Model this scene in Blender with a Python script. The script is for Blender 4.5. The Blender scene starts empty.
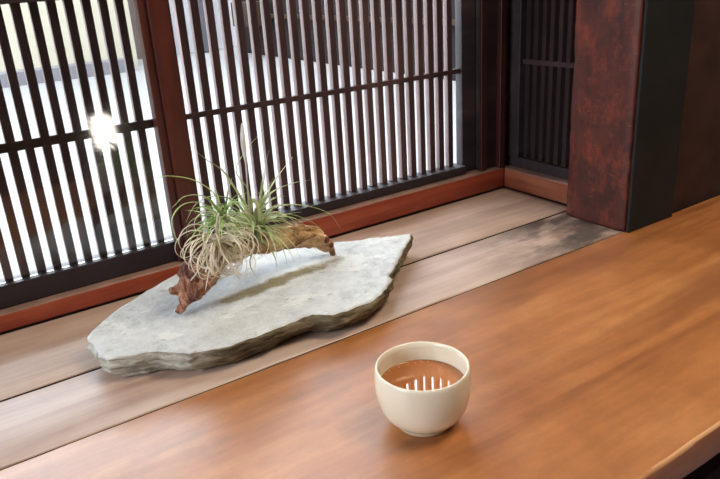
import bpy, bmesh, math, random
import numpy as np
from mathutils import Vector, Matrix, noise
random.seed(7)
S = bpy.context.scene
COL = S.collection

# ---------------------------------------------------------------- camera
M = np.array([[0.827673505970905, -0.5579778016023587, -0.060144330013966886],
              [-0.24893851254190044, -0.26897171179995477, -0.9304213213511544],
              [0.5029773200525607, 0.7850573171242983, -0.36152292367475525]])
F = 694.637854626299
CAM = np.array([0.0, 0.0, 0.42])
cd = bpy.data.cameras.new('camera'); cam = bpy.data.objects.new('camera', cd); COL.objects.link(cam)
cd.sensor_width = 36; cd.lens = F / 720 * 36; cd.clip_start = .01
R = Matrix((( M[0][0], -M[1][0], -M[2][0], 0), (M[0][1], -M[1][1], -M[2][1], 0), (M[0][2], -M[1][2], -M[2][2], .42), (0, 0, 0, 1)))
cam.matrix_world = R
S.camera = cam
# ---------------------------------------------------------------- world, lights, exposure
W = bpy.data.worlds.new('world'); S.world = W; W.use_nodes = True
W.node_tree.nodes['Background'].inputs[0].default_value = (.80, .91, 1.0, 1)
W.node_tree.nodes['Background'].inputs[1].default_value = 12.0
def area(name, loc, target, sx, sy, power, col):
    l = bpy.data.lights.new(name, 'AREA'); l.shape = 'RECTANGLE'; l.size = sx; l.size_y = sy; l.energy = power; l.color = col
    o = bpy.data.objects.new(name, l); COL.objects.link(o); o.location = loc
    o.rotation_euler = (Vector(target) - Vector(loc)).to_track_quat('-Z', 'Y').to_euler()
    return o
area('left_fill_light', (-1.9, .35, .80), (.4, .55, 0), 1.1, 1.3, 57, (.92, .97, 1.0))  # added cool fill from the left; the left wall has no opening
area('ceiling_fill_light', (1.0, .05, 1.62), (.85, .35, 0), .6, .6, 22, (1, .84, .62))  # added warm room fill from above; no lamp is modelled
S.view_settings.view_transform = 'Standard'; S.view_settings.look = 'None'
S.view_settings.exposure = 0.0; S.view_settings.gamma = 1; S.view_settings.use_curve_mapping = False
S.cycles.use_denoising = True
S.cycles.max_bounces = 10; S.cycles.diffuse_bounces = 5; S.cycles.transparent_max_bounces = 16

# ---------------------------------------------------------------- points seen in the photograph on known planes
def ray(x, y): return M.T @ np.array([(x - 360) / F, (y - 239.5) / F, 1.])
def pl(x, y, ax, v):
    r = ray(x, y); return Vector(CAM + r * (v - CAM[ax]) / r[ax])

# ---------------------------------------------------------------- materials
def nt(name):
    m = bpy.data.materials.new(name); m.use_nodes = True
    t = m.node_tree; return m, t, t.nodes['Principled BSDF']
def srgb(r, g, b):
    f = lambda c: (c / 255 / 12.92) if c / 255 <= .04045 else ((c / 255 + .055) / 1.055) ** 2.4
    return (f(r), f(g), f(b), 1)
def N(t, typ, **kw):
    n = t.nodes.new(typ)
    for k, v in kw.items(): setattr(n, k, v)
    return n
def ramp(t, src, stops):
    r = N(t, 'ShaderNodeValToRGB'); e = r.color_ramp.elements
    while len(e) > 1: e.remove(e[-1])
    e[0].position = stops[0][0]; e[0].color = stops[0][1]
    for p, c in stops[1:]:
        k = e.new(p); k.color = c
    t.links.new(src, r.inputs[0]); return r.outputs[0]
def coords(t, scale=(1, 1, 1), rot=(0, 0, 0), loc=(0, 0, 0)):
    tc = N(t, 'ShaderNodeTexCoord'); mp = N(t, 'ShaderNodeMapping')
    mp.inputs['Scale'].default_value = scale; mp.inputs['Rotation'].default_value = rot; mp.inputs['Location'].default_value = loc
    t.links.new(tc.outputs['Object'], mp.inputs[0]); return mp.outputs[0]
def noise_tex(t, vec, scale, detail=6, rough=.55, dist=0):
    n = N(t, 'ShaderNodeTexNoise'); n.inputs['Scale'].default_value = scale; n.inputs['Detail'].default_value = detail
    n.inputs['Roughness'].default_value = rough; n.inputs['Distortion'].default_value = dist
    t.links.new(vec, n.inputs['Vector']); return n.outputs['Fac']
def mix(t, fac, a, b, mode='MIX'):
    m = N(t, 'ShaderNodeMix', data_type='RGBA', blend_type=mode)
    for s, v in ((0, fac), (6, a), (7, b)):
        if hasattr(v, 'node'): t.links.new(v, m.inputs[s])
        else: m.inputs[s].default_value = v
    return m.outputs[2]
def math_(t, op, a, b=0, c=None, clamp=False):
    m = N(t, 'ShaderNodeMath', operation=op); m.use_clamp = clamp
    for i, v in enumerate((a, b) if c is None else (a, b, c)):
        if hasattr(v, 'node'): t.links.new(v, m.inputs[i])
        else: m.inputs[i].default_value = v
    return m.outputs[0]
def bump(t, b, h, dist=.001, strength=.5):
    n = N(t, 'ShaderNodeBump'); n.inputs['Distance'].default_value = dist; n.inputs['Strength'].default_value = strength
    t.links.new(h, n.inputs['Height']); t.links.new(n.outputs[0], b.inputs['Normal'])
def wood(name, dark, mid, light, axis=0, rough=.4, fine=60, broad=7, stretch=.06, rvar=.12, bd=.0006, spec=.5, coat=0, extra=None, seed=0):
    """wood with grain running along one axis; grain, figure and worn sheen only"""
    m, t, b = nt(name)
    sc = [1, 1, 1]; sc[axis] = stretch
    v = coords(t, sc, loc=(seed, seed * .7, seed * .3))
    n1 = noise_tex(t, v, broad, 5, .6, .6); n2 = noise_tex(t, v, fine, 5, .6)
    n3 = noise_tex(t, coords(t, (1, 1, 1), loc=(seed, 0, seed)), 9, 5, .6)
    f = math_(t, 'ADD', math_(t, 'MULTIPLY', n1, .6), math_(t, 'MULTIPLY', n2, .4))
    f = math_(t, 'ADD', math_(t, 'MULTIPLY', f, .8), math_(t, 'MULTIPLY', n3, .2))
    c = ramp(t, f, [(.36, dark), (.5, mid), (.64, light)])
    if extra: c = extra(t, c)
    t.links.new(c, b.inputs['Base Color'])
    r = math_(t, 'MULTIPLY_ADD', n3, rvar * 2, rough - rvar)
    t.links.new(r, b.inputs['Roughness'])
    b.inputs['Specular IOR Level'].default_value = spec
    if coat: b.inputs['Coat Weight'].default_value = coat; b.inputs['Coat Roughness'].default_value = .30; b.inputs['Coat IOR'].default_value = 1.56
    bump(t, b, f, bd, .6)
    return m
def plain(name, col, rough=.6, spec=.5, nscale=20, var=.15, bd=0):
    m, t, b = nt(name)
    n = noise_tex(t, coords(t), nscale)
    d = tuple(x * (1 - var) for x in col[:3]) + (1,); l = tuple(min(1, x * (1 + var)) for x in col[:3]) + (1,)
    t.links.new(ramp(t, n, [(.3, d), (.7, l)]), b.inputs['Base Color'])
    b.inputs['Roughness'].default_value = rough; b.inputs['Specular IOR Level'].default_value = spec
    if bd: bump(t, b, n, bd, .6)
    return m

def scratches(t, c, amount=.45):
    v = coords(t, (1, 1, 1))
    # dark grime patches, brighter rubbed-red patches, short pale nicks
    n = noise_tex(t, v, 16, 8, .8); k = ramp(t, n, [(.48, (0, 0, 0, 1)), (.60, (1, 1, 1, 1))])
    c = mix(t, math_(t, 'MULTIPLY', k, .55), c, srgb(34, 22, 22))
    n = noise_tex(t, coords(t, (1, 1, .6), loc=(3, 1, 2)), 24, 8, .75); k = ramp(t, n, [(.50, (0, 0, 0, 1)), (.66, (1, 1, 1, 1))])
    c = mix(t, math_(t, 'MULTIPLY', k, .7), c, srgb(140, 58, 36))
    n = noise_tex(t, coords(t, (1, .3, 1.6)), 90, 8, .85); k = ramp(t, n, [(.61, (0, 0, 0, 1)), (.66, (1, 1, 1, 1))])
    return mix(t, math_(t, 'MULTIPLY', k, amount), c, srgb(176, 118, 92))
def board_figure(t, c):
    # long darker heartwood bands and small blotches in the counter board
    n = noise_tex(t, coords(t, (.16, 1, 1), loc=(2, 5, 0)), 11, 4, .6, .8); k = ramp(t, n, [(.50, (0, 0, 0, 1)), (.64, (1, 1, 1, 1))])
    c = mix(t, math_(t, 'MULTIPLY', k, .55), c, srgb(112, 60, 30))
    n = noise_tex(t, coords(t, (.6, 1, 1)), 48, 6, .75); k = ramp(t, n, [(.44, (0, 0, 0, 1)), (.62, (1, 1, 1, 1))])
    return mix(t, math_(t, 'MULTIPLY', k, .22), c, srgb(110, 66, 36))
def plank_stain(t, c):
    # the old grey-black water stain at the end of the plank beside the pillar
    tc = N(t, 'ShaderNodeTexCoord'); sp = N(t, 'ShaderNodeSeparateXYZ'); t.links.new(tc.outputs['Object'], sp.inputs[0])
    g = math_(t, 'SUBTRACT', sp.outputs[0], .62); g = math_(t, 'MULTIPLY', g, 4.5, clamp=True)
    n = noise_tex(t, coords(t, (.4, 1, 1)), 16, 7, .7)
    k = math_(t, 'MULTIPLY', g, ramp(t, n, [(.38, (0, 0, 0, 1)), (.54, (1, 1, 1, 1))]))
    return mix(t, math_(t, 'MULTIPLY', k, .9), c, srgb(52, 48, 46))

MAT = {}
MAT['board'] = wood('oiled_board_wood', srgb(142, 84, 40), srgb(180, 114, 62), srgb(204, 142, 86), 0, .42, 42, 6, .07, .06, .0004, .6, 1.0, board_figure)
MAT['board_edge'] = wood('worn_edge_highlight', srgb(176, 120, 78), srgb(206, 150, 106), srgb(226, 178, 136), 0, .45, 80, 16, .1, .08, .0005, .5)  # worn pale edge, with the nosing highlight painted into its colour
MAT['plank'] = wood('weathered_plank_wood', srgb(142, 112, 98), srgb(180, 152, 138), srgb(206, 184, 170), 0, .42, 55, 9, .08, .08, .0006, .5, .5, plank_stain, 3)
MAT['plank_worn'] = wood('worn_plank_wood', srgb(144, 116, 100), srgb(184, 156, 138), srgb(210, 188, 170), 0, .42, 55, 9, .08, .08, .0006, .5, .5, None, 5)
MAT['trim'] = wood('red_brown_trim_wood', srgb(92, 34, 22), srgb(134, 54, 35), srgb(166, 84, 58), 0, .38, 60, 10, .08, .08, .0005, .5, 0, None, 1)
MAT['trim_y'] = wood('red_brown_side_trim_wood', srgb(88, 40, 28), srgb(122, 64, 44), srgb(156, 98, 74), 1, .38, 60, 10, .08, .08, .0005, .5, 0, None, 2)
MAT['post'] = wood('dark_red_post_wood', srgb(46, 18, 14), srgb(70, 28, 21), srgb(92, 40, 30), 2, .42, 60, 12, .08, .1, .0005, .5, 0, None, 2)
MAT['pillar'] = wood('rubbed_red_pillar_wood', srgb(48, 19, 15), srgb(76, 30, 23), srgb(100, 44, 32), 2, .5, 60, 12, .1, .1, .001, .45, 0, scratches, 4)
MAT['black'] = wood('soot_black_wood', srgb(34, 28, 32), srgb(46, 38, 42), srgb(62, 52, 54), 0, .5, 60, 10, .1, .08, .0004, .35, 0, None, 6)
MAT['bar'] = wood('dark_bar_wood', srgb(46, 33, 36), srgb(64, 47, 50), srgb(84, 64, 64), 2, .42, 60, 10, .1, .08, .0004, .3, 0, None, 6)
MAT['gap_shade'] = plain('painted_gap_shade', srgb(20, 14, 14), .9, .1)  # shade between the boards, painted as black strips
MAT['blackboard'] = plain('black_painted_board', srgb(30, 32, 34), .7, .25, 14, .2)
MAT['bar_side_lit'] = plain('painted_lit_bar_side', srgb(122, 100, 98), .5, .5, 40, .1)  # paler bar sides: light from outdoors painted into their colour
MAT['trim_top_glare'] = plain('worn_glare_wood', srgb(128, 98, 86), .45, .5, 30, .25)  # worn trim tops, with window glare painted into the colour
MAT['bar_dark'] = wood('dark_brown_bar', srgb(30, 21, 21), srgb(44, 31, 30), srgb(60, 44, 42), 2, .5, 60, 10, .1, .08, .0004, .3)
MAT['corner_strip'] = wood('corner_strip_wood', srgb(34, 15, 13), srgb(52, 22, 19), srgb(70, 32, 26), 2, .45)
MAT['plaster'] = plain('dark_brown_plaster', srgb(58, 38, 37), .8, .3, 14, .3, .002)
MAT['wallwood'] = plain('brown_wall', srgb(120, 90, 66), .8)
MAT['darkwall'] = plain('dark_wood_wall', srgb(58, 42, 36), .8)
MAT['ceil'] = plain('ceiling_board', srgb(130, 100, 74), .8)
MAT['floor'] = plain('dark_floor', srgb(140, 124, 144), .7)
MAT['ground'] = plain('pavement', (.160, .154, .149, 1), .9, .2, 2, .06)
MAT['kerb'] = plain('grey_kerb_stone', (.115, .106, .115, 1), .9, .2, 3, .08)
MAT['render'] = plain('cream_wall_render', (.30, .265, .205, 1), .9, .2, 1.2, .05)
MAT['render_white'] = plain('white_wall_render', (.25, .24, .245, 1), .9, .2, 1.2, .05)
MAT['outdark'] = plain('dark_house_boards', (.0042, .0026, .0025, 1), .8, .2, 4, .3)
MAT['fence'] = plain('grey_green_boards', (.010, .011, .009, 1), .8, .2, 6, .3)
MAT['crate'] = plain('tan_box', (.020, .011, .005, 1), .8, .2, 8, .2)
MAT['greypost'] = plain('grey_post', (.055, .053, .060, 1), .8, .2, 6, .15)
MAT['pink'] = plain('pinkish_brick', (.11, .085, .078, 1), .9, .2, 3, .15)

def stone_mat():
    m, t, b = nt('pale_slate'); v = coords(t)
    n1 = noise_tex(t, v, 9, 8, .62, .4); n2 = noise_tex(t, v, 70, 8, .7)
    f = math_(t, 'ADD', math_(t, 'MULTIPLY', n1, .45), math_(t, 'MULTIPLY', n2, .55))
    c = ramp(t, f, [(.34, srgb(176, 180, 182)), (.46, srgb(205, 209, 212)), (.55, srgb(216, 220, 222)), (.66, srgb(230, 231, 230))])
    # pale chipped flakes
    n3 = noise_tex(t, coords(t, (1, 1.6, 1), (0, 0, .2)), 17, 3, .5, .2)
    c = mix(t, math_(t, 'MULTIPLY', ramp(t, n3, [(.585, (0, 0, 0, 1)), (.600, (1, 1, 1, 1))]), .42), c, srgb(240, 241, 240))
    n4 = noise_tex(t, coords(t, (1, 2.2, 1), (0, 0, .3)), 60, 5, .7); c = mix(t, math_(t, 'MULTIPLY', ramp(t, n4, [(.60, (0, 0, 0, 1)), (.66, (1, 1, 1, 1))]), .5), c, srgb(128, 128, 122))
    # the brown-green dirt streak lying along the middle of the slab, under the branch
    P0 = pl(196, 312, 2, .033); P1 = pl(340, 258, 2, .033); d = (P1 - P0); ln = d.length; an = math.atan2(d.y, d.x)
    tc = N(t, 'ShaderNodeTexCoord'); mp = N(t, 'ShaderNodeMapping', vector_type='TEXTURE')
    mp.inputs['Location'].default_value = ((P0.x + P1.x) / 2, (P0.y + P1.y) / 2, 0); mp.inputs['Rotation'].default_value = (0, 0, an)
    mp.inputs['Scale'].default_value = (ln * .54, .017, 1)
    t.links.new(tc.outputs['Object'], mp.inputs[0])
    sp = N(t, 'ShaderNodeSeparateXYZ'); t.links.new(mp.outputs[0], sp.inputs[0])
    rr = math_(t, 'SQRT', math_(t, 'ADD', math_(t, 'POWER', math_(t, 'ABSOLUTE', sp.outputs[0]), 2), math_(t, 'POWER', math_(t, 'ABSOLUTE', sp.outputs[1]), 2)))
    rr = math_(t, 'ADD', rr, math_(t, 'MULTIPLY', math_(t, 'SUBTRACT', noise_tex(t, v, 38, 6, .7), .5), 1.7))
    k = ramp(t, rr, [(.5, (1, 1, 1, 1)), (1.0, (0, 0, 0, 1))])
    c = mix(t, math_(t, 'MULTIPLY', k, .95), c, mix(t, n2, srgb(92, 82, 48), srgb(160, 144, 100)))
    t.links.new(c, b.inputs['Base Color'])
    b.inputs['Roughness'].default_value = .7; b.inputs['Specular IOR Level'].default_value = .35
    bump(t, b, f, .006, 1.0); return m
def stone_edge():
    m, t, b = nt('split_slate_edge'); v = coords(t, (1, 1, 5)); n = noise_tex(t, v, 26, 8, .7, .5); n2 = noise_tex(t, coords(t), 14, 4, .5)
    c = ramp(t, n, [(.36, srgb(62, 54, 40)), (.5, srgb(110, 98, 74)), (.64, srgb(158, 148, 120))])
    # the broken pale lip at the left end
    tc = N(t, 'ShaderNodeTexCoord'); sp = N(t, 'ShaderNodeSeparateXYZ'); t.links.new(tc.outputs['Object'], sp.inputs[0])
    k = math_(t, 'MULTIPLY', math_(t, 'SUBTRACT', .235, math_(t, 'ADD', sp.outputs[0], math_(t, 'MULTIPLY', math_(t, 'SUBTRACT', n2, .5), .1))), 22, clamp=True)
    c = mix(t, k, c, ramp(t, n, [(.36, srgb(128, 120, 100)), (.5, srgb(190, 188, 178)), (.64, srgb(212, 212, 206))]))
    t.links.new(c, b.inputs['Base Color']); b.inputs['Roughness'].default_value = .85; bump(t, b, n, .006, 1.); return m
MAT['stone'] = stone_mat(); MAT['stone_edge'] = stone_edge()
def drift_mat():
    m, t, b = nt('driftwood_bark'); v = coords(t, (.25, 1, 1), (0, .15, .1)); n = noise_tex(t, v, 60, 8, .7, .8)
    c = ramp(t, n, [(.38, srgb(104, 64, 40)), (.48, srgb(182, 138, 94)), (.60, srgb(226, 196, 150))])
    # redder where the branch is knotted at its thick foot (left) and at the cut tips
    tc = N(t, 'ShaderNodeTexCoord'); sp = N(t, 'ShaderNodeSeparateXYZ'); t.links.new(tc.outputs['Object'], sp.inputs[0])
    k = math_(t, 'MULTIPLY', math_(t, 'SUBTRACT', .30, sp.outputs[0]), 18, clamp=True)
    n2 = noise_tex(t, coords(t, (1, 1, .4)), 50, 8, .75, 1)
    c = mix(t, k, c, ramp(t, n2, [(.40, srgb(48, 20, 15)), (.5, srgb(112, 58, 42)), (.62, srgb(196, 146, 116))]))
    t.links.new(c, b.inputs['Base Color']); b.inputs['Roughness'].default_value = .6; bump(t, b, n, .004, 1.); return m
MAT['drift'] = drift_mat()
MAT['knot'] = plain('dark_red_knot', srgb(104, 52, 38), .6, .4, 80, .3, .001)
def leaf_mat(name, base, tip):
    m, t, b = nt(name); n = noise_tex(t, coords(t), 45, 3)
    t.links.new(ramp(t, n, [(.35, base), (.65, tip)]), b.inputs['Base Color'])
    b.inputs['Roughness'].default_value = .5
    b.inputs['Subsurface Weight'].default_value = .15; b.inputs['Subsurface Radius'].default_value = (.003, .004, .001)
    return m
MAT['leaf'] = leaf_mat('green_air_plant_leaf', srgb(140, 158, 100), srgb(196, 204, 156))
MAT['leaf_bright'] = leaf_mat('fresh_green_leaf', srgb(132, 168, 86), srgb(190, 210, 146))
MAT['leaf_pale'] = leaf_mat('silvery_curled_leaf', srgb(212, 202, 182), srgb(240, 234, 220))
MAT['stalk'] = leaf_mat('dry_stalk', srgb(196, 192, 190), srgb(224, 220, 216))
def ceramic():
    m, t, b = nt('cream_glaze'); n = noise_tex(t, coords(t), 22, 3)
    t.links.new(ramp(t, n, [(.3, srgb(232, 224, 204)), (.7, srgb(240, 233, 216))]), b.inputs['Base Color'])
    b.inputs['Roughness'].default_value = .22; b.inputs['Specular IOR Level'].default_value = .5
    w = N(t, 'ShaderNodeTexWave', wave_type='BANDS', bands_direction='Z'); w.inputs['Scale'].default_value = 60; w.inputs['Distortion'].default_value = 1
    t.links.new(coords(t), w.inputs['Vector']); bump(t, b, w.outputs['Fac'], .0002, .25); return m
MAT['ceramic'] = ceramic()
m, t, b = nt('brown_unglazed_foot'); b.inputs['Base Color'].default_value = srgb(196, 176, 146); b.inputs['Roughness'].default_value = .7; MAT['foot'] = m
m, t, b = nt('roasted_tea'); b.inputs['Base Color'].default_value = srgb(172, 108, 62); b.inputs['Roughness'].default_value = .02
b.inputs['IOR'].default_value = 1.33; b.inputs['Coat Weight'].default_value = .6; b.inputs['Coat Roughness'].default_value = .01
b.inputs['Subsurface Weight'].default_value = .3; b.inputs['Subsurface Radius'].default_value = (.01, .005, .002); MAT['tea'] = m
m, t, b = nt('tea_foam'); b.inputs['Base Color'].default_value = srgb(230, 200, 160); b.inputs['Roughness'].default_value = .1; MAT['foam'] = m
def glass():
    m = bpy.data.materials.new('window_glass'); m.use_nodes = True; t = m.node_tree
    for n in list(t.nodes):
        if n.type != 'OUTPUT_MATERIAL': t.nodes.remove(n)
    out = [n for n in t.nodes if n.type == 'OUTPUT_MATERIAL'][0]
    tr = N(t, 'ShaderNodeBsdfTransparent'); gl = N(t, 'ShaderNodeBsdfGlossy'); gl.inputs['Roughness'].default_value = .05
    fr = N(t, 'ShaderNodeFresnel'); fr.inputs[0].default_value = 1.7; mx = N(t, 'ShaderNodeMixShader')
    t.links.new(fr.outputs[0], mx.inputs[0]); t.links.new(tr.outputs[0], mx.inputs[1]); t.links.new(gl.outputs[0], mx.inputs[2]); t.links.new(mx.outputs[0], out.inputs[0])
    return m
MAT['glass'] = glass()
def emit(name, col, s):
    m, t, b = nt(name); b.inputs['Base Color'].default_value = (.8, .8, .8, 1); b.inputs['Emission Color'].default_value = col; b.inputs['Emission Strength'].default_value = s; return m
MAT['added_glow'] = emit('lit_paper', (1, .93, .82, 1), 16)  # glow of the added lantern behind the camera

# ---------------------------------------------------------------- mesh helpers
def link(name, me, mat, parent=None, smooth=False):
    o = bpy.data.objects.new(name, me); COL.objects.link(o)
    for mm in (mat if isinstance(mat, (list, tuple)) else [mat]): me.materials.append(MAT[mm])
    if smooth:
        for p in me.polygons: p.use_smooth = True
    if parent: o.parent = parent
    return o
def addbox(bm, x0, x1, y0, y1, z0, z1):
    v = [bm.verts.new(p) for p in ((x0, y0, z0), (x1, y0, z0), (x1, y1, z0), (x0, y1, z0), (x0, y0, z1), (x1, y0, z1), (x1, y1, z1), (x0, y1, z1))]
    for f in ((3, 2, 1, 0), (4, 5, 6, 7), (0, 1, 5, 4), (1, 2, 6, 5), (2, 3, 7, 6), (3, 0, 4, 7)): bm.faces.new([v[i] for i in f])
def boxes(name, bl, mat, parent=None, bevel=0, seg=2):
    bm = bmesh.new()
    for b_ in bl: addbox(bm, *b_)
    if bevel: bmesh.ops.bevel(bm, geom=list(bm.edges), offset=bevel, segments=seg, affect='EDGES', profile=.5)
    me = bpy.data.meshes.new(name); bm.to_mesh(me); bm.free()
    return link(name, me, mat, parent)
def struct(o): o['kind'] = 'structure'; return o
def tag(o, label, cat, group=None, kind=None):
    o['label'] = label; o['category'] = cat
    if group: o['group'] = group
    if kind: o['kind'] = kind
    return o
def empty(name, loc=(0, 0, 0)):
    o = bpy.data.objects.new(name, None); COL.objects.link(o); o.location = loc; o.empty_display_size = .02; return o
def worn_bar(name, x0, x1, y0, y1, z0, z1, mat, axis=0, parent=None, amp=.0008, bev=.003, n=60, seed=0):
    """a beam whose long edges are rounded and slightly uneven with wear"""
    bm = bmesh.new(); L = (x0, x1) if axis == 0 else (y0, y1)
    a, b_ = ((y0, y1) if axis == 0 else (x0, x1)); prof = []
    for (cx, cz, s) in ((a + bev, z0 + bev, 180), (b_ - bev, z0 + bev, 270), (b_ - bev, z1 - bev, 0), (a + bev, z1 - bev, 90)):
        for k in range(4):
            an = math.radians(s + 30 * k); prof.append((cx + bev * math.cos(an), cz + bev * math.sin(an)))
    rings = []
    for i in range(n + 1):
        p = L[0] + (L[1] - L[0]) * i / n; r = []
        for (u, z) in prof:
            d = amp * (noise.noise(Vector((p * 9 + seed, u * 40, z * 40))) + .5 * noise.noise(Vector((p * 40 + seed, u * 60, z * 60))))
            if abs(z - z0) < bev * .3: d = 0
            uu = u + (d if u < (a + b_) / 2 else -d); zz = z + d
            r.append(bm.verts.new((p, uu, zz) if axis == 0 else (uu, p, zz)))
        rings.append(r)
    m_ = len(prof)
    for i in range(n):
        for j in range(m_): bm.faces.new((rings[i][j], rings[i][(j + 1) % m_], rings[i + 1][(j + 1) % m_], rings[i + 1][j]))
    bm.faces.new(rings[0]); bm.faces.new(rings[-1][::-1]); bmesh.ops.recalc_face_normals(bm, faces=bm.faces)
    if isinstance(mat, list):
        for f in bm.faces:
            f.normal_update()
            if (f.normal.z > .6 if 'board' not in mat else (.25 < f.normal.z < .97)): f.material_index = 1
    me = bpy.data.meshes.new(name); bm.to_mesh(me); bm.free(); o = link(name, me, mat, parent, True)
    return o
def lathe(name, prof, mat, seg=96, parent=None, close=True):
    bm = bmesh.new(); rings = []
    for (r, z) in prof:
        if r < 1e-6: rings.append([bm.verts.new((0, 0, z))])
        else: rings.append([bm.verts.new((r * math.cos(2 * math.pi * k / seg), r * math.sin(2 * math.pi * k / seg), z)) for k in range(seg)])
    for a, b_ in zip(rings, rings[1:]):
        for k in range(seg):
            q = [a[k % len(a)], a[(k + 1) % len(a)], b_[(k + 1) % len(b_)], b_[k % len(b_)]]
            u = []
            for x in q:
                if x not in u: u.append(x)
            if len(u) > 2: bm.faces.new(u)
    bmesh.ops.recalc_face_normals(bm, faces=bm.faces)
    me = bpy.data.meshes.new(name); bm.to_mesh(me); bm.free(); return link(name, me, mat, parent, True)
def catmull(P, n=8):
    P = [Vector(p) for p in P]; out = []
    Q = [P[0] * 2 - P[1]] + P + [P[-1] * 2 - P[-2]]
    for i in range(1, len(Q) - 2):
        for k in range(n):
            t_ = k / n; a, b_, c, d = Q[i - 1:i + 3]
            out.append(.5 * ((2 * b_) + (c - a) * t_ + (2 * a - 5 * b_ + 4 * c - d) * t_ ** 2 + (3 * b_ - a - 3 * c + d) * t_ ** 3))
    out.append(P[-1]); return out
def tube(bm, pts, radf, seg=6, flat=1.0, wob=0, ws=30, seed=0):
    """tube along pts; radf(t) radius; flat <1 squashes it into a leaf"""
    n = len(pts); rings = []; prev = None
    for i, p in enumerate(pts):
        tg = (pts[min(i + 1, n - 1)] - pts[max(i - 1, 0)]).normalized()
        if prev is None:
            ref = Vector((0, 0, 1)) if abs(tg.z) < .9 else Vector((1, 0, 0)); nr = (ref - tg * ref.dot(tg)).normalized()
        else:
            nr = (prev - tg * prev.dot(tg)).normalized()
        prev = nr; bn = tg.cross(nr); r = radf(i / (n - 1)); ring = []
        for k in range(seg):
            an = 2 * math.pi * k / seg; q = p + (nr * math.cos(an) * flat + bn * math.sin(an)) * r
            if wob: q = q + (q - p) * wob * (noise.noise(q * ws + Vector((seed, 0, 0))) + .6 * noise.noise(q * ws * 2.7))
            ring.append(bm.verts.new(q))
        rings.append(ring)
    for a, b_ in zip(rings, rings[1:]):
        for k in range(seg): bm.faces.new((a[k], a[(k + 1) % seg], b_[(k + 1) % seg], b_[k]))
    bm.faces.new(rings[0][::-1]); bm.faces.new(rings[-1])

# ---------------------------------------------------------------- the setting
YT, YL, XS, XL = .953, .983, .960, .985
struct(boxes('floor', [(-2.0, 3.0, -2.5, 1.0, -.75, -.7)], 'floor'))
struct(boxes('ceiling', [(-2.05, 3.0, -2.5, 1.05, 1.7, 1.75)], 'ceil'))
struct(boxes('wall_left', [(-2.05, -2.0, -2.5, 1.05, -.7, 1.7)], 'wallwood'))
struct(boxes('wall_front', [(-2.0, 3.0, -2.55, -2.5, -.7, 1.7)], 'wallwood'))
struct(boxes('wall_right', [(3.0, 3.05, -2.5, 1.0, -.7, 1.7)], 'wallwood'))
struct(boxes('wall_back', [(-2.0, 1.0, .953, 1.01, .86, 1.7), (-2.0, 1.0, .955, 1.01, -.7, -.004), (-2.0, -1.15, .955, 1.01, -.004, .86)], 'darkwall'))
struct(boxes('wall_bay', [(.962, 1.02, .76, .953, .86, 1.7), (.962, 1.02, .76, .953, .46, .50), (.962, 1.02, .76, .953, -.7, -.004)], 'darkwall'))
struct(boxes('wall_alcove', [(1.036, 3.0, .655, .72, -.7, 1.7)], 'plaster'))
# window sill trims
struct(worn_bar('trim_1', -1.15, .312, YT, 1.000, .0, .027, ['trim', 'trim_top_glare'], 0, amp=.0007, bev=.004, n=150))
struct(worn_bar('trim_2', .3125, .9595, YT, 1.000, .0, .042, ['trim', 'trim_top_glare'], 0, amp=.0009, bev=.005, n=100, seed=4))
struct(worn_bar('trim_3', XS, 1.005, .766, .9655, .0, .040, ['trim_y', 'trim_top_glare'], 1, amp=.0007, bev=.004, n=50, seed=9))
# post between the two lattice panels, corner posts
o = struct(boxes('trim_4', [(.304, .3335, YT - .001, .978, .0275, .86)], 'post', bevel=.0015))
boxes('edge_strip', [(.2925, .3035, YT + .006, .978, .0275, .86)], 'post', o, .001)
o = struct(boxes('trim_5', [(.906, 1.012, .966, 1.012, .0425, .86), (.9602, 1.012, .966, 1.012, -.002, .0424)], 'black', bevel=.001))
boxes('edge_strip', [(.902, .9145, .958, .9655, .0425, .86)], 'corner_strip', o, .001)
boxes('edge_strip', [(.9455, .9585, .953, .9655, .0425, .86)], 'corner_strip', o, .001)

# window_1 .. window_3 : frames with wooden lattice, outdoors beyond
def lattice(bars, zr, y0, d=.010, w=.010, z0=.059, z1=.4075, axis=0):
    bm = bmesh.new()
    for c in bars:
        j = random.uniform(-.0006, .0006); ww = w / 2 + random.uniform(-.0003, .0003)
        if axis == 0: addbox(bm, c - ww + j, c + ww + j, y0, y0 + d, z0, z1)
        else: addbox(bm, y0, y0 + d, c - ww + j, c + ww + j, z0, z1)
    bmesh.ops.bevel(bm, geom=list(bm.edges), offset=.0008, segments=1, affect='EDGES')
    return bm
def tomesh(name, bm, mat, parent):
    if 'lattice' in name:
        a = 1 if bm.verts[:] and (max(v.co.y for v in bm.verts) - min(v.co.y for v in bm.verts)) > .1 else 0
        mat = ['bar', 'bar_side_lit'] if a == 0 else 'bar_dark'
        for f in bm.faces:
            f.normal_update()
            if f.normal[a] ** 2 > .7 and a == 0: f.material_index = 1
    me = bpy.data.meshes.new(name); bm.to_mesh(me); bm.free(); return link(name, me, mat, parent)
w1 = struct(empty('window_1', (-.4, YL, .0)))
def P(o, parent):
    o.parent = parent; o.matrix_parent_inverse = Matrix.Translation(-parent.location); return o
x0, x1 = -1.14, .2985
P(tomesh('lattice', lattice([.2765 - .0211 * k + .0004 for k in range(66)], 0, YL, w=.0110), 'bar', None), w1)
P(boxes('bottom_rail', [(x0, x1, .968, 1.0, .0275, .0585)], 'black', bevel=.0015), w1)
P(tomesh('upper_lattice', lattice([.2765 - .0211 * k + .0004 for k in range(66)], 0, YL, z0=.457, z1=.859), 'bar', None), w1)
P(boxes('top_rail', [(x0, x1, .968, 1.0, .407, .4565)], 'black', bevel=.0015), w1)
P(boxes('middle_rail', [(x0, x1, YL - .0012, YL + .009, .2285, .2410)], 'bar', bevel=.0008), w1)
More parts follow.
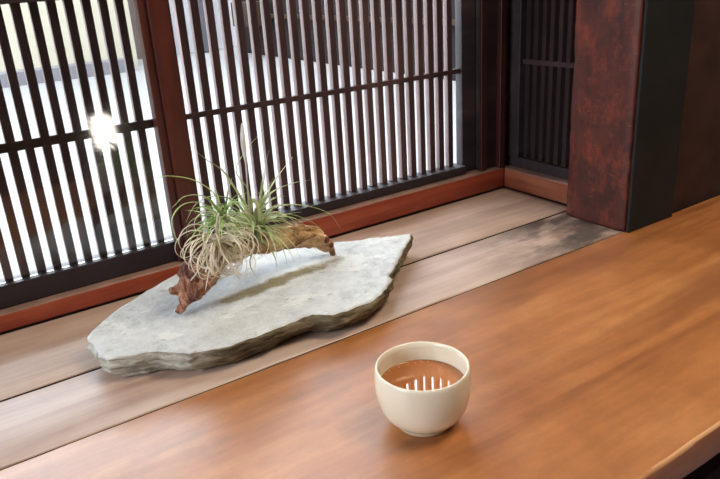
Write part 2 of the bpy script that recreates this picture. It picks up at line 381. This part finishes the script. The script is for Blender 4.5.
P(boxes('glass_pane', [(x0, x1, .9795, .9812, .0587, .4068)], 'glass'), w1)
w2 = struct(empty('window_2', (.6, YL, .0)))
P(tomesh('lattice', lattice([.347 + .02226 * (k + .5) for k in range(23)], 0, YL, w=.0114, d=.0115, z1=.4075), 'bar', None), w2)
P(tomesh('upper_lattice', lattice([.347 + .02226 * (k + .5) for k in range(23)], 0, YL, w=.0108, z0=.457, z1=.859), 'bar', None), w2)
P(boxes('top_rail', [(.334, .871, .975, 1.0, .408, .4565)], 'black', bevel=.0015), w2)
P(boxes('bottom_rail', [(.334, .871, .967, 1.0, .0425, .0585)], 'black', bevel=.001), w2)
P(boxes('side_stile', [(.8715, .9055, .978, .996, .0425, .859)], 'black', bevel=.001), w2)
P(boxes('middle_rail', [(.334, .871, YL - .0012, YL + .009, .2315, .2400)], 'bar', bevel=.0008), w2)
w3 = struct(empty('window_3', (XL, .86, .0)))
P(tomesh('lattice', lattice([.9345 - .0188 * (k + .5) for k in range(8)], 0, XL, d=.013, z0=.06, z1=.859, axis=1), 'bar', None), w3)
P(boxes('bottom_rail', [(.978, 1.003, .767, .9655, .0405, .060)], 'black', bevel=.001), w3)
P(boxes('side_stile', [(.976, 1.003, .9350, .9655, .0605, .859)], 'black', bevel=.001), w3)
P(boxes('middle_rail', [(XL - .0012, XL + .009, .767, .9345, .2385, .2470)], 'bar', bevel=.0008), w3)

# the big rubbed pillar
def pillar():
    bm = bmesh.new(); x0, x1, y0, y1 = .918, 1.035, .6445, .7655; nz = 90; prof = []
    for a, b_ in (((x0, y0), (x1, y0)), ((x1, y0), (x1, y1)), ((x1, y1), (x0, y1)), ((x0, y1), (x0, y0))):
        for k in range(24):
            u = k / 24; prof.append((a[0] + (b_[0] - a[0]) * u, a[1] + (b_[1] - a[1]) * u))
    rings = []
    for i in range(nz + 1):
        z = -.7 + 2.4 * i / nz if False else (.0 + .55 * i / nz); r = []
        for (x, y) in prof:
            cx, cy = (x0 + x1) / 2, (y0 + y1) / 2
            edge = (abs(x - x0) < .006 or abs(x - x1) < .006) and (abs(y - y0) < .006 or abs(y - y1) < .006)
            d = .0012 * noise.noise(Vector((x * 25, y * 25, z * 18))) + .0005 * noise.noise(Vector((x * 120, y * 120, z * 60)))
            if edge: d -= .0022 + .002 * abs(noise.noise(Vector((x * 3, y * 3, z * 45))))
            v = Vector((x - cx, y - cy)).normalized()
            r.append(bm.verts.new((x + v.x * d, y + v.y * d, z)))
        rings.append(r)
    n_ = len(prof)
    for a, b_ in zip(rings, rings[1:]):
        for k in range(n_): bm.faces.new((a[k], a[(k + 1) % n_], b_[(k + 1) % n_], b_[k]))
    bm.faces.new(rings[0][::-1]); bm.faces.new(rings[-1])
    me = bpy.data.meshes.new('pillar'); bm.to_mesh(me); bm.free()
    return link('pillar', me, 'pillar', None, True)
struct(pillar())
struct(boxes('trim_7', [(.9195, 1.0365, .6375, .6425, .0005, 1.69)], 'blackboard', bevel=.001))
struct(boxes('wall_above_pillar', [(.919, 1.035, .6455, .765, .551, 1.7)], 'darkwall'))

# ---------------------------------------------------------------- counter and ledge planks
def slab_board(name, x0, x1, y0, y1, z0, z1, mat, parent=None, amp=.0006, bev=.003, seed=0, curve=None):
    o = worn_bar(name, x0, x1, y0, y1, z0, z1, mat, 0, parent, amp=amp, bev=bev, n=220, seed=seed)
    return o
struct(boxes('trim_6', [(-1.15, .9585, .640, .80, -.06, -.0365)], 'black'))  # unseen batten added under the gaps to darken them
struct(boxes('plank_gap_shade', [(-1.15, .9585, .7767, .7816, -.034, -.0022)], 'gap_shade'))  # black strip standing in for the depth shade of the plank gap
struct(boxes('seam_shade', [(-1.15, .9585, .6490, .6508, -.034, -.0020)], 'gap_shade'))  # painted shade for the seam behind the counter board
c = empty('wooden_counter', (0, .45, 0)); tag(c, 'long oiled orange-brown wooden counter board carrying the tea cup', 'counter')
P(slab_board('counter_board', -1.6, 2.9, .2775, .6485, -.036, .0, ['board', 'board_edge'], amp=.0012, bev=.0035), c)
P(boxes('apron', [(-1.6, 2.9, .42, .445, -.12, -.0365)], 'board'), c)
lg = empty('window_ledge', (0, .8, 0)); tag(lg, 'weathered plank ledge between the counter and the lattice window', 'ledge')
P(slab_board('plank', -1.15, .9585, .6512, .7765, -.035, -.0005, 'plank', seed=11, amp=.0010, bev=.0022), lg)
P(slab_board('plank', -1.15, .9585, .7818, .9525, -.035, -.001, 'plank_worn', seed=15, amp=.0008, bev=.002), lg)

# ---------------------------------------------------------------- stone slab
ZT = .033
top_px = [(87, 336), (92, 329), (105, 318), (118, 308), (133, 298), (150, 287), (165, 279), (182, 271), (205, 266), (232, 260), (262, 252), (290, 248), (318, 243), (345, 241), (375, 237), (395, 235), (412, 232.5),
          (410, 239), (404, 248), (399, 257), (396, 265), (391, 271), (388.5, 275), (392, 278), (388, 285), (380, 294), (370, 301), (358, 306), (345, 311), (332, 314), (322, 314), (313, 313.5), (304, 316), (290, 321), (270, 329), (250, 336), (232, 343), (210, 348), (190, 352), (172, 352), (158, 350), (146, 351), (134, 354), (120, 356), (108, 358), (98, 356), (95, 350), (92, 343)]
def slab():
    P_ = [pl(x, y, 2, ZT) for x, y in top_px]
    cen = Vector((.365, .775, ZT)); out = []
    for i in range(len(P_)):
        a, b_ = P_[i], P_[(i + 1) % len(P_)]; k = max(2, int((b_ - a).length / .0028))
        for j in range(k): out.append(a.lerp(b_, j / k))
    n = len(out); bm = bmesh.new()
    for i, p in enumerate(out):
        d = (p - cen).normalized(); p += d * (.0016 * noise.noise(p * 130) + .0018 * noise.noise(p * 55))
    def zt(p):
        q = Vector((p.x, p.y, 0))
        return ZT + .0022 * noise.noise(q * 14) + .0010 * noise.noise(q * 45) + .0008 * noise.noise(Vector((q.x * 90, q.y * 160, 0)))
    rings = []
    facs = [1, .988, .97, .945, .915, .88, .84, .8, .75, .7, .64, .58, .52, .45, .38, .31, .24, .17, .1, .05]
    for s in facs:
        r = []
        for p in out:
            q = cen + (p - cen) * s; z = zt(q) - (.0022 if s == 1 else (.0006 if s > .98 else 0)); r.append(bm.verts.new((q.x, q.y, z)))
        rings.append(r)
    c0 = bm.verts.new((cen.x, cen.y, zt(cen)))
    for k in range(n): bm.faces.new((rings[-1][k], rings[-1][(k + 1) % n], c0))
    for a, b_ in zip(rings, rings[1:]):
        for k in range(n): bm.faces.new((a[k], a[(k + 1) % n], b_[(k + 1) % n], b_[k]))
    side = [rings[0]]; lev = [.030, .0265, .023, .020, .0165, .013, .0095, .006, .003, .0012]
    for li, z in enumerate(lev):
        r = []
        for i, p in enumerate(out):
            d = (p - cen); d.z = 0; d.normalize()
            t_ = (ZT - z) / ZT
            under = .034 * max(0, t_ - .40) ** 1.3
            step = .0060 * noise.noise(Vector((p.x * 22, p.y * 22, z * 260))) + .0025 * noise.noise(Vector((p.x * 90, p.y * 90, z * 420)))
            lip = .006 if (p.x < .30 and p.y < .80 and .004 < z < .019) else 0
            # left front: a lower leaf of stone steps out under the top one
            front = max(0, -d.y)
            q = p + d * (step - under + lip * front + .004 * front * math.sin(min(1, t_ * 1.6) * math.pi))
            r.append(bm.verts.new((q.x, q.y, z)))
        side.append(r)
    for a, b_ in zip(side, side[1:]):
        for k in range(n):
            f = bm.faces.new((a[(k + 1) % n], a[k], b_[k], b_[(k + 1) % n])); f.material_index = 1
    f = bm.faces.new(side[-1][::-1]); f.material_index = 1
    bmesh.ops.recalc_face_normals(bm, faces=bm.faces)
    me = bpy.data.meshes.new('stone_slab'); bm.to_mesh(me); bm.free()
    o = link('stone_slab', me, ['stone', 'stone_edge'], None, True); return o
tag(slab(), 'pale grey split slate slab with rough brown edge lying on the ledge', 'stone slab')

# ---------------------------------------------------------------- driftwood
A0 = pl(178, 316, 2, ZT); A1 = pl(331, 254, 2, ZT)
U = (A1 - A0).normalized(); NV = Vector((U.y, -U.x, 0)).normalized()      # along the branch, and towards the viewer
def wp(x, y, off=0.0):
    """point on the upright plane through the branch, shifted off metres towards the room"""
    r = Vector(ray(x, y)); C0 = Vector(CAM); q = A0 + NV * off
    return C0 + r * ((q - C0).dot(NV) / r.dot(NV))
def drift():
    bm = bmesh.new()
    def tb(px, rr, off=None, seg=20, wob=.35, ws=70, seed=0):
        off = off or [0] * len(px); pts = catmull([wp(x, y, o_) for (x, y), o_ in zip(px, off)], 10)
        def rad(t_):
            k = t_ * (len(rr) - 1); i = min(int(k), len(rr) - 2); return rr[i] + (rr[i + 1] - rr[i]) * (k - i)
        tube(bm, pts, rad, seg, 1, wob, ws, seed)
    tb([(196, 281), (206, 266), (220, 255), (245, 248), (272, 243), (300, 239), (318, 242), (327, 248)], [.012, .017, .0165, .0135, .0125, .0115, .0105, .0075], [0, 0, 0, .003, .004, 0, 0, 0])
    tb([(208, 262), (199, 277), (190, 291), (183, 303), (178, 313)], [.017, .016, .0115, .0075, .0035], [0, .004, .006, .006, .004], seed=3, wob=.55)
    tb([(212, 268), (204, 282), (197, 294), (190, 300)], [.013, .0125, .009, .005], [.012, .016, .016, .012], seed=6, wob=.6)
    tb([(200, 272), (186, 283), (176, 290), (170, 291)], [.011, .0085, .006, .0042], [0, 0, 0, 0], seed=8, wob=.5)
    tb([(196, 262), (187, 270), (180, 277)], [.009, .008, .005], [-.006, -.006, -.004], seed=9, wob=.5)
    tb([(262, 238), (290, 231), (312, 230), (322, 234)], [.005, .008, .007, .004], [-.004, -.004, -.004, -.002], seed=12, wob=.3)
    tb([(312, 240), (322, 240), (330, 246), (333, 255)], [.008, .0075, .006, .004], [.002, .004, .004, .003], seed=14, wob=.4)
    tb([(292, 236), (310, 236), (325, 239)], [.007, .006, .004], [.008, .01, .009], seed=15, wob=.3)
    bmesh.ops.recalc_face_normals(bm, faces=bm.faces)
    me = bpy.data.meshes.new('driftwood_branch'); bm.to_mesh(me); bm.free()
    o = link('driftwood_branch', me, 'drift', None, True)
    rm = o.modifiers.new('join', 'REMESH'); rm.mode = 'VOXEL'; rm.voxel_size = .0013; rm.use_smooth_shade = True
    return o
dw = drift(); tag(dw, 'gnarled brown driftwood branch arching over the stone slab under the plants', 'driftwood')
bm = bmesh.new()
for (x, y, r_) in ((326, 240, .0052), (331, 245, .0042)):
    bmesh.ops.create_icosphere(bm, subdivisions=3, radius=r_, matrix=Matrix.Translation(wp(x, y, .011)))
o = tomesh('knot', bm, 'knot', dw); o['label'] = 'dark red cut knot'

# ---------------------------------------------------------------- air plants
def leaf_curve(bm, pts, w, seg=5, flat=.4, tipw=.12, wide=.15):
    def rad(t_):
        base = min(1, .75 + t_ / wide * .25) if t_ < wide else 1 - (t_ - wide) / (1 - wide)
        return w * max(tipw, base ** .8 if base > 0 else tipw)
    tube(bm, pts, rad, seg, flat)
def arching(b0, az, el, L, droop, w, bm, curl=0, n=16):
    """leaf that leaves the base in direction az/el (degrees, az 0 along the branch to the right, 90 away from the room) and bends over"""
    pts = [b0.copy()]; a = math.radians(az); e = math.radians(el); p = b0.copy()
    for i in range(n):
        h = U * math.cos(a) - NV * math.sin(a)
        d = h * math.cos(e) + Vector((0, 0, 1)) * math.sin(e); p = p + d * (L / n); pts.append(p.copy())
        e -= math.radians(droop) / n * (1 + i / n); a += math.radians(curl) / n
    leaf_curve(bm, pts, w)
def pix_leaf(bm, px, offs, w):
    pts = catmull([wp(x, y, o_) for (x, y), o_ in zip(px, offs)], 7); leaf_curve(bm, pts, w)
def spread(px, o1): return [o1 * (k / (len(px) - 1)) ** 1.3 for k in range(len(px))]
# the large green plant
bm = bmesh.new(); B1 = wp(254, 232, -.002); rnd = random.Random(3)
G1 = [([(256, 226), (262, 205), (275, 180), (293, 157)], -.02, .0019),
      ([(257, 226), (272, 208), (300, 205), (328, 213), (341, 229)], .02, .0020),
      ([(252, 222), (260, 200), (262, 182), (269, 150)], .01, .0018),
      ([(245, 205), (235, 188), (222, 170), (207, 160), (198, 153)], .02, .0018),
      ([(250, 215), (253, 200), (259, 210), (258, 235), (250, 262), (257, 278)], .03, .0021),
      ([(258, 224), (275, 212), (295, 222), (312, 244)], .025, .0019),
      ([(258, 226), (278, 220), (302, 232), (317, 252)], .01, .0018),
      ([(252, 220), (248, 190), (236, 170), (250, 145), (264, 131)], -.01, .0014),
      ([(254, 228), (268, 196), (290, 184), (310, 180)], -.02, .0016),
      ([(250, 222), (236, 202), (214, 196), (196, 204), (186, 222)], .02, .0016),
      ([(256, 228), (282, 214), (312, 222), (331, 240)], -.01, .0016),
      ([(254, 224), (262, 190), (266, 168)], .02, .0018),
      ([(250, 224), (244, 196), (238, 172)], -.01, .0017)]
for px, o1, w in G1: pix_leaf(bm, px, spread(px, o1), w * 1.45)
for k in range(92):
    az = rnd.uniform(-180, 180); el = rnd.uniform(8, 80); L = rnd.uniform(.050, .098) * (1 if el < 55 else .85)
    arching(B1 + Vector((rnd.uniform(-.006, .006), rnd.uniform(-.005, .005), rnd.uniform(-.004, .006))), az, el, L, rnd.uniform(20, 95), rnd.uniform(.0018, .0027), bm, rnd.uniform(-30, 30))
ap = empty('air_plant', tuple(B1)); tag(ap, 'large green air plant with long arching leaves, rooted on the crest of the driftwood', 'air plant')
P(tomesh('leaves', bm, 'leaf', None), ap)
bm = bmesh.new(); bmesh.ops.create_uvsphere(bm, u_segments=20, v_segments=12, radius=.011, matrix=Matrix.Translation(B1 + Vector((0, 0, -.002)))); P(tomesh('leaf_base', bm, 'leaf', None), ap)
bm = bmesh.new(); pts = catmull([wp(x, y, 0) for x, y in ((250, 222), (248, 195), (246, 165), (243, 143), (242, 123))], 8)
tube(bm, pts, lambda t_: .0014 if t_ < .5 else (.0014 + .0028 * math.sin((t_ - .5) * 2 * math.pi) if t_ < .98 else .0005), 8, .7)
o = P(tomesh('flower_stalk', bm, 'stalk', None), ap); o['label'] = 'faded white flower stalk'
# the middle, brighter plant
bm = bmesh.new(); B2 = wp(224, 222, .012)
G2 = [([(223, 218), (216, 196), (196, 181), (170, 176), (152, 179)], .03, .0016),
      ([(222, 218), (208, 198), (186, 196), (172, 208)], .03, .0015),
      ([(222, 220), (205, 204), (184, 204), (172, 219), (176, 238), (184, 254)], .02, .0012),
      ([(222, 218), (218, 196), (212, 182)], .0, .0018), ([(224, 218), (228, 192), (232, 178)], .01, .0019),
      ([(226, 220), (236, 200), (248, 192)], .02, .0018), ([(221, 220), (210, 208), (200, 204)], .04, .0016)]
for px, o1, w in G2: pix_leaf(bm, px, [.012 + q for q in spread(px, o1)], w * 1.4)
for k in range(56):
    az = rnd.uniform(60, 300); el = rnd.uniform(15, 85); L = rnd.uniform(.036, .072)
    arching(B2 + Vector((rnd.uniform(-.004, .004), rnd.uniform(-.004, .004), 0)), az, el, L, rnd.uniform(30, 120), rnd.uniform(.0015, .0023), bm, rnd.uniform(-40, 40))
ap = empty('air_plant', tuple(B2)); tag(ap, 'smaller bright green air plant just above the pale curled one', 'air plant')
P(tomesh('leaves', bm, 'leaf_bright', None), ap)
bm = bmesh.new(); bmesh.ops.create_uvsphere(bm, u_segments=20, v_segments=12, radius=.008, matrix=Matrix.Translation(B2)); P(tomesh('leaf_base', bm, 'leaf_bright', None), ap)
# the pale curled plant
bm = bmesh.new(); B3 = wp(216, 240, .020)
for k in range(90):
    # leaf that springs outward and coils back under itself
    th = 2 * math.pi * k * .618034 + rnd.uniform(-.2, .2); tilt = rnd.uniform(-.15, 1.1)
    out = (U * math.cos(th) + Vector((0, 0, 1)) * math.sin(th)) * math.cos(tilt) + NV * math.sin(tilt)
    out.normalize(); L = rnd.uniform(.055, .105); n = 26; p = B3.copy(); pts = [p.copy()]; d = out.copy()
    down = (Vector((0, 0, -1)) + U * rnd.uniform(-1.0, 1.0) + NV * rnd.uniform(-.6, .8)).normalized()
    ax = d.cross(down)
    if ax.length < .15: ax = NV.copy()
    ax.normalize(); tot = math.radians(rnd.uniform(190, 340))
    for i in range(n):
        p = p + d * (L / n); pts.append(p.copy())
        d = (Matrix.Rotation(tot / n * (.25 + 1.5 * i / n), 3, ax) @ d).normalized()
    if min(q.z for q in pts) < ZT + .005:
        continue
    leaf_curve(bm, pts, rnd.uniform(.0011, .0015), 6, .7, tipw=.3)
ap = empty('air_plant', tuple(B3)); tag(ap, 'pale silvery air plant with tightly curled leaves in a ball beside the driftwood foot', 'air plant')
P(tomesh('leaves', bm, 'leaf_pale', None), ap)
bm = bmesh.new(); bmesh.ops.create_uvsphere(bm, u_segments=20, v_segments=12, radius=.0085, matrix=Matrix.Translation(B3)); P(tomesh('leaf_base', bm, 'leaf_pale', None), ap)

# ---------------------------------------------------------------- tea cup
CX, CY = .3538, .4566
prof = [(.0240, .0066), (.0290, .0072), (.0335, .0095), (.0385, .0148), (.0425, .0225), (.0450, .032), (.0462, .041),
        (.0465, .049), (.0461, .057), (.0455, .0620), (.0449, .0642), (.0438, .0646), (.0427, .0638), (.0424, .058), (.0425, .050), (.0422, .042), (.0402, .031), (.0355, .021), (.028, .014), (.015, .0105), (0, .0095)]
cup = lathe('tea_cup', prof, 'ceramic', 128); cup.location = (CX, CY, 0)
tag(cup, 'small round cream handleless tea cup standing on the counter', 'cup')
fo = lathe('foot_ring', [(0, .0070), (0, .0035), (.0200, .0035), (.0222, .0006), (.0245, .0002), (.0268, .0008), (.0276, .0030), (.0270, .0055), (.0272, .0070), (0, .0070)], 'foot', 96, cup)
tea = lathe('tea', [(0, .0440), (.01, .0440), (.02, .0440), (.03, .0440), (.0385, .0440), (.0400, .04402), (.0412, .0442), (.0418, .0449), (.0419, .0440), (.0416, .040), (.0398, .032), (.0350, .022), (.0275, .0152), (.015, .0118), (0, .0108)], 'tea', 128)
tea.location = (CX, CY, 0); tag(tea, 'amber roasted tea filling the cream cup', 'tea', kind='thing')
bm = bmesh.new()
for k in range(16):
    a = math.radians(rnd.uniform(20, 175)); r_ = .0405 - rnd.uniform(0, .0035); s = rnd.uniform(.0004, .0009)
    bmesh.ops.create_icosphere(bm, subdivisions=2, radius=s, matrix=Matrix.Translation((r_ * math.cos(a), r_ * math.sin(a), .0442)) @ Matrix.Scale(.6, 4, (0, 0, 1)))
tomesh('bubbles', bm, 'foam', tea)

# ---------------------------------------------------------------- outdoors, seen through the lattice
GZ = -.45
struct(boxes('ground', [(-8, 14, 1.3, 16, GZ - .1, GZ)], 'ground'))
o = boxes('kerb', [(-8, 2.2, 7.7, 7.95, GZ, GZ + .13)], 'kerb'); struct(o)
o = empty('building', (-1, 8.2, GZ)); tag(o, 'pale building across the courtyard beyond the left lattice panel', 'building')
P(boxes('wall', [(-8, 2.4, 8.2, 8.6, GZ, 1.9)], 'render'), o); P(boxes('wall', [(3.0, 8, 9.0, 9.4, GZ, 1.9)], 'render_white'), o); P(boxes('brick_wall', [(2.4, 3.0, 8.9, 9.3, GZ, 1.9)], 'pink'), o)
o = boxes('grey_pole', [(3.38, 3.52, 8.7, 8.84, GZ, 2.6)], 'greypost', bevel=.02); tag(o, 'grey pole beyond the lattice beside the dark red post', 'pole')
o = empty('dark_house', (3.7, 5, GZ)); tag(o, 'dark timber house beyond the right lattice panel', 'house')
P(boxes('wall', [(3.72, 4.6, 1.9, 8.1, GZ, 3.2)], 'outdark'), o)
P(boxes('rail', [(3.66, 3.72, 1.9, 8.1, -.02, .02)], 'crate'), o)
o = boxes('wooden_box', [(3.42, 3.655, 7.3, 7.75, -.10, .16)], 'crate', bevel=.01); tag(o, 'tan box on the rail of the dark house beyond the lattice', 'box')
o = boxes('boundary_fence', [(1.50, 1.53, .72, 1.5, -.06, 1.4), (1.50, 1.53, .74, .78, GZ, -.06), (1.50, 1.53, 1.44, 1.48, GZ, -.06)], 'fence'); tag(o, 'dark board fence close outside the narrow side lattice', 'fence')

# ---------------------------------------------------------------- added unseen floor lantern, placed for its reflection in the window glass
def lantern():
    x, y, z0 = .814, -1.6, -.7
    o = empty('added_lantern', (x, y, z0)); tag(o, 'added white paper floor lantern, unseen, placed for its reflection in the left window glass', 'lantern')
    P(boxes('paper_shade', [(x - .05, x + .05, y - .05, y + .05, -.335, -.175)], 'added_glow', bevel=.02), o)
    P(boxes('stand', [(x - .08, x - .065, y - .08, y - .065, -.7, -.37), (x + .065, x + .08, y - .08, y - .065, -.7, -.37), (x - .08, x - .065, y + .065, y + .08, -.7, -.37), (x + .065, x + .08, y + .065, y + .08, -.7, -.37), (x - .08, x + .08, y - .08, y + .08, -.385, -.365)], 'darkwall'), o)
lantern()
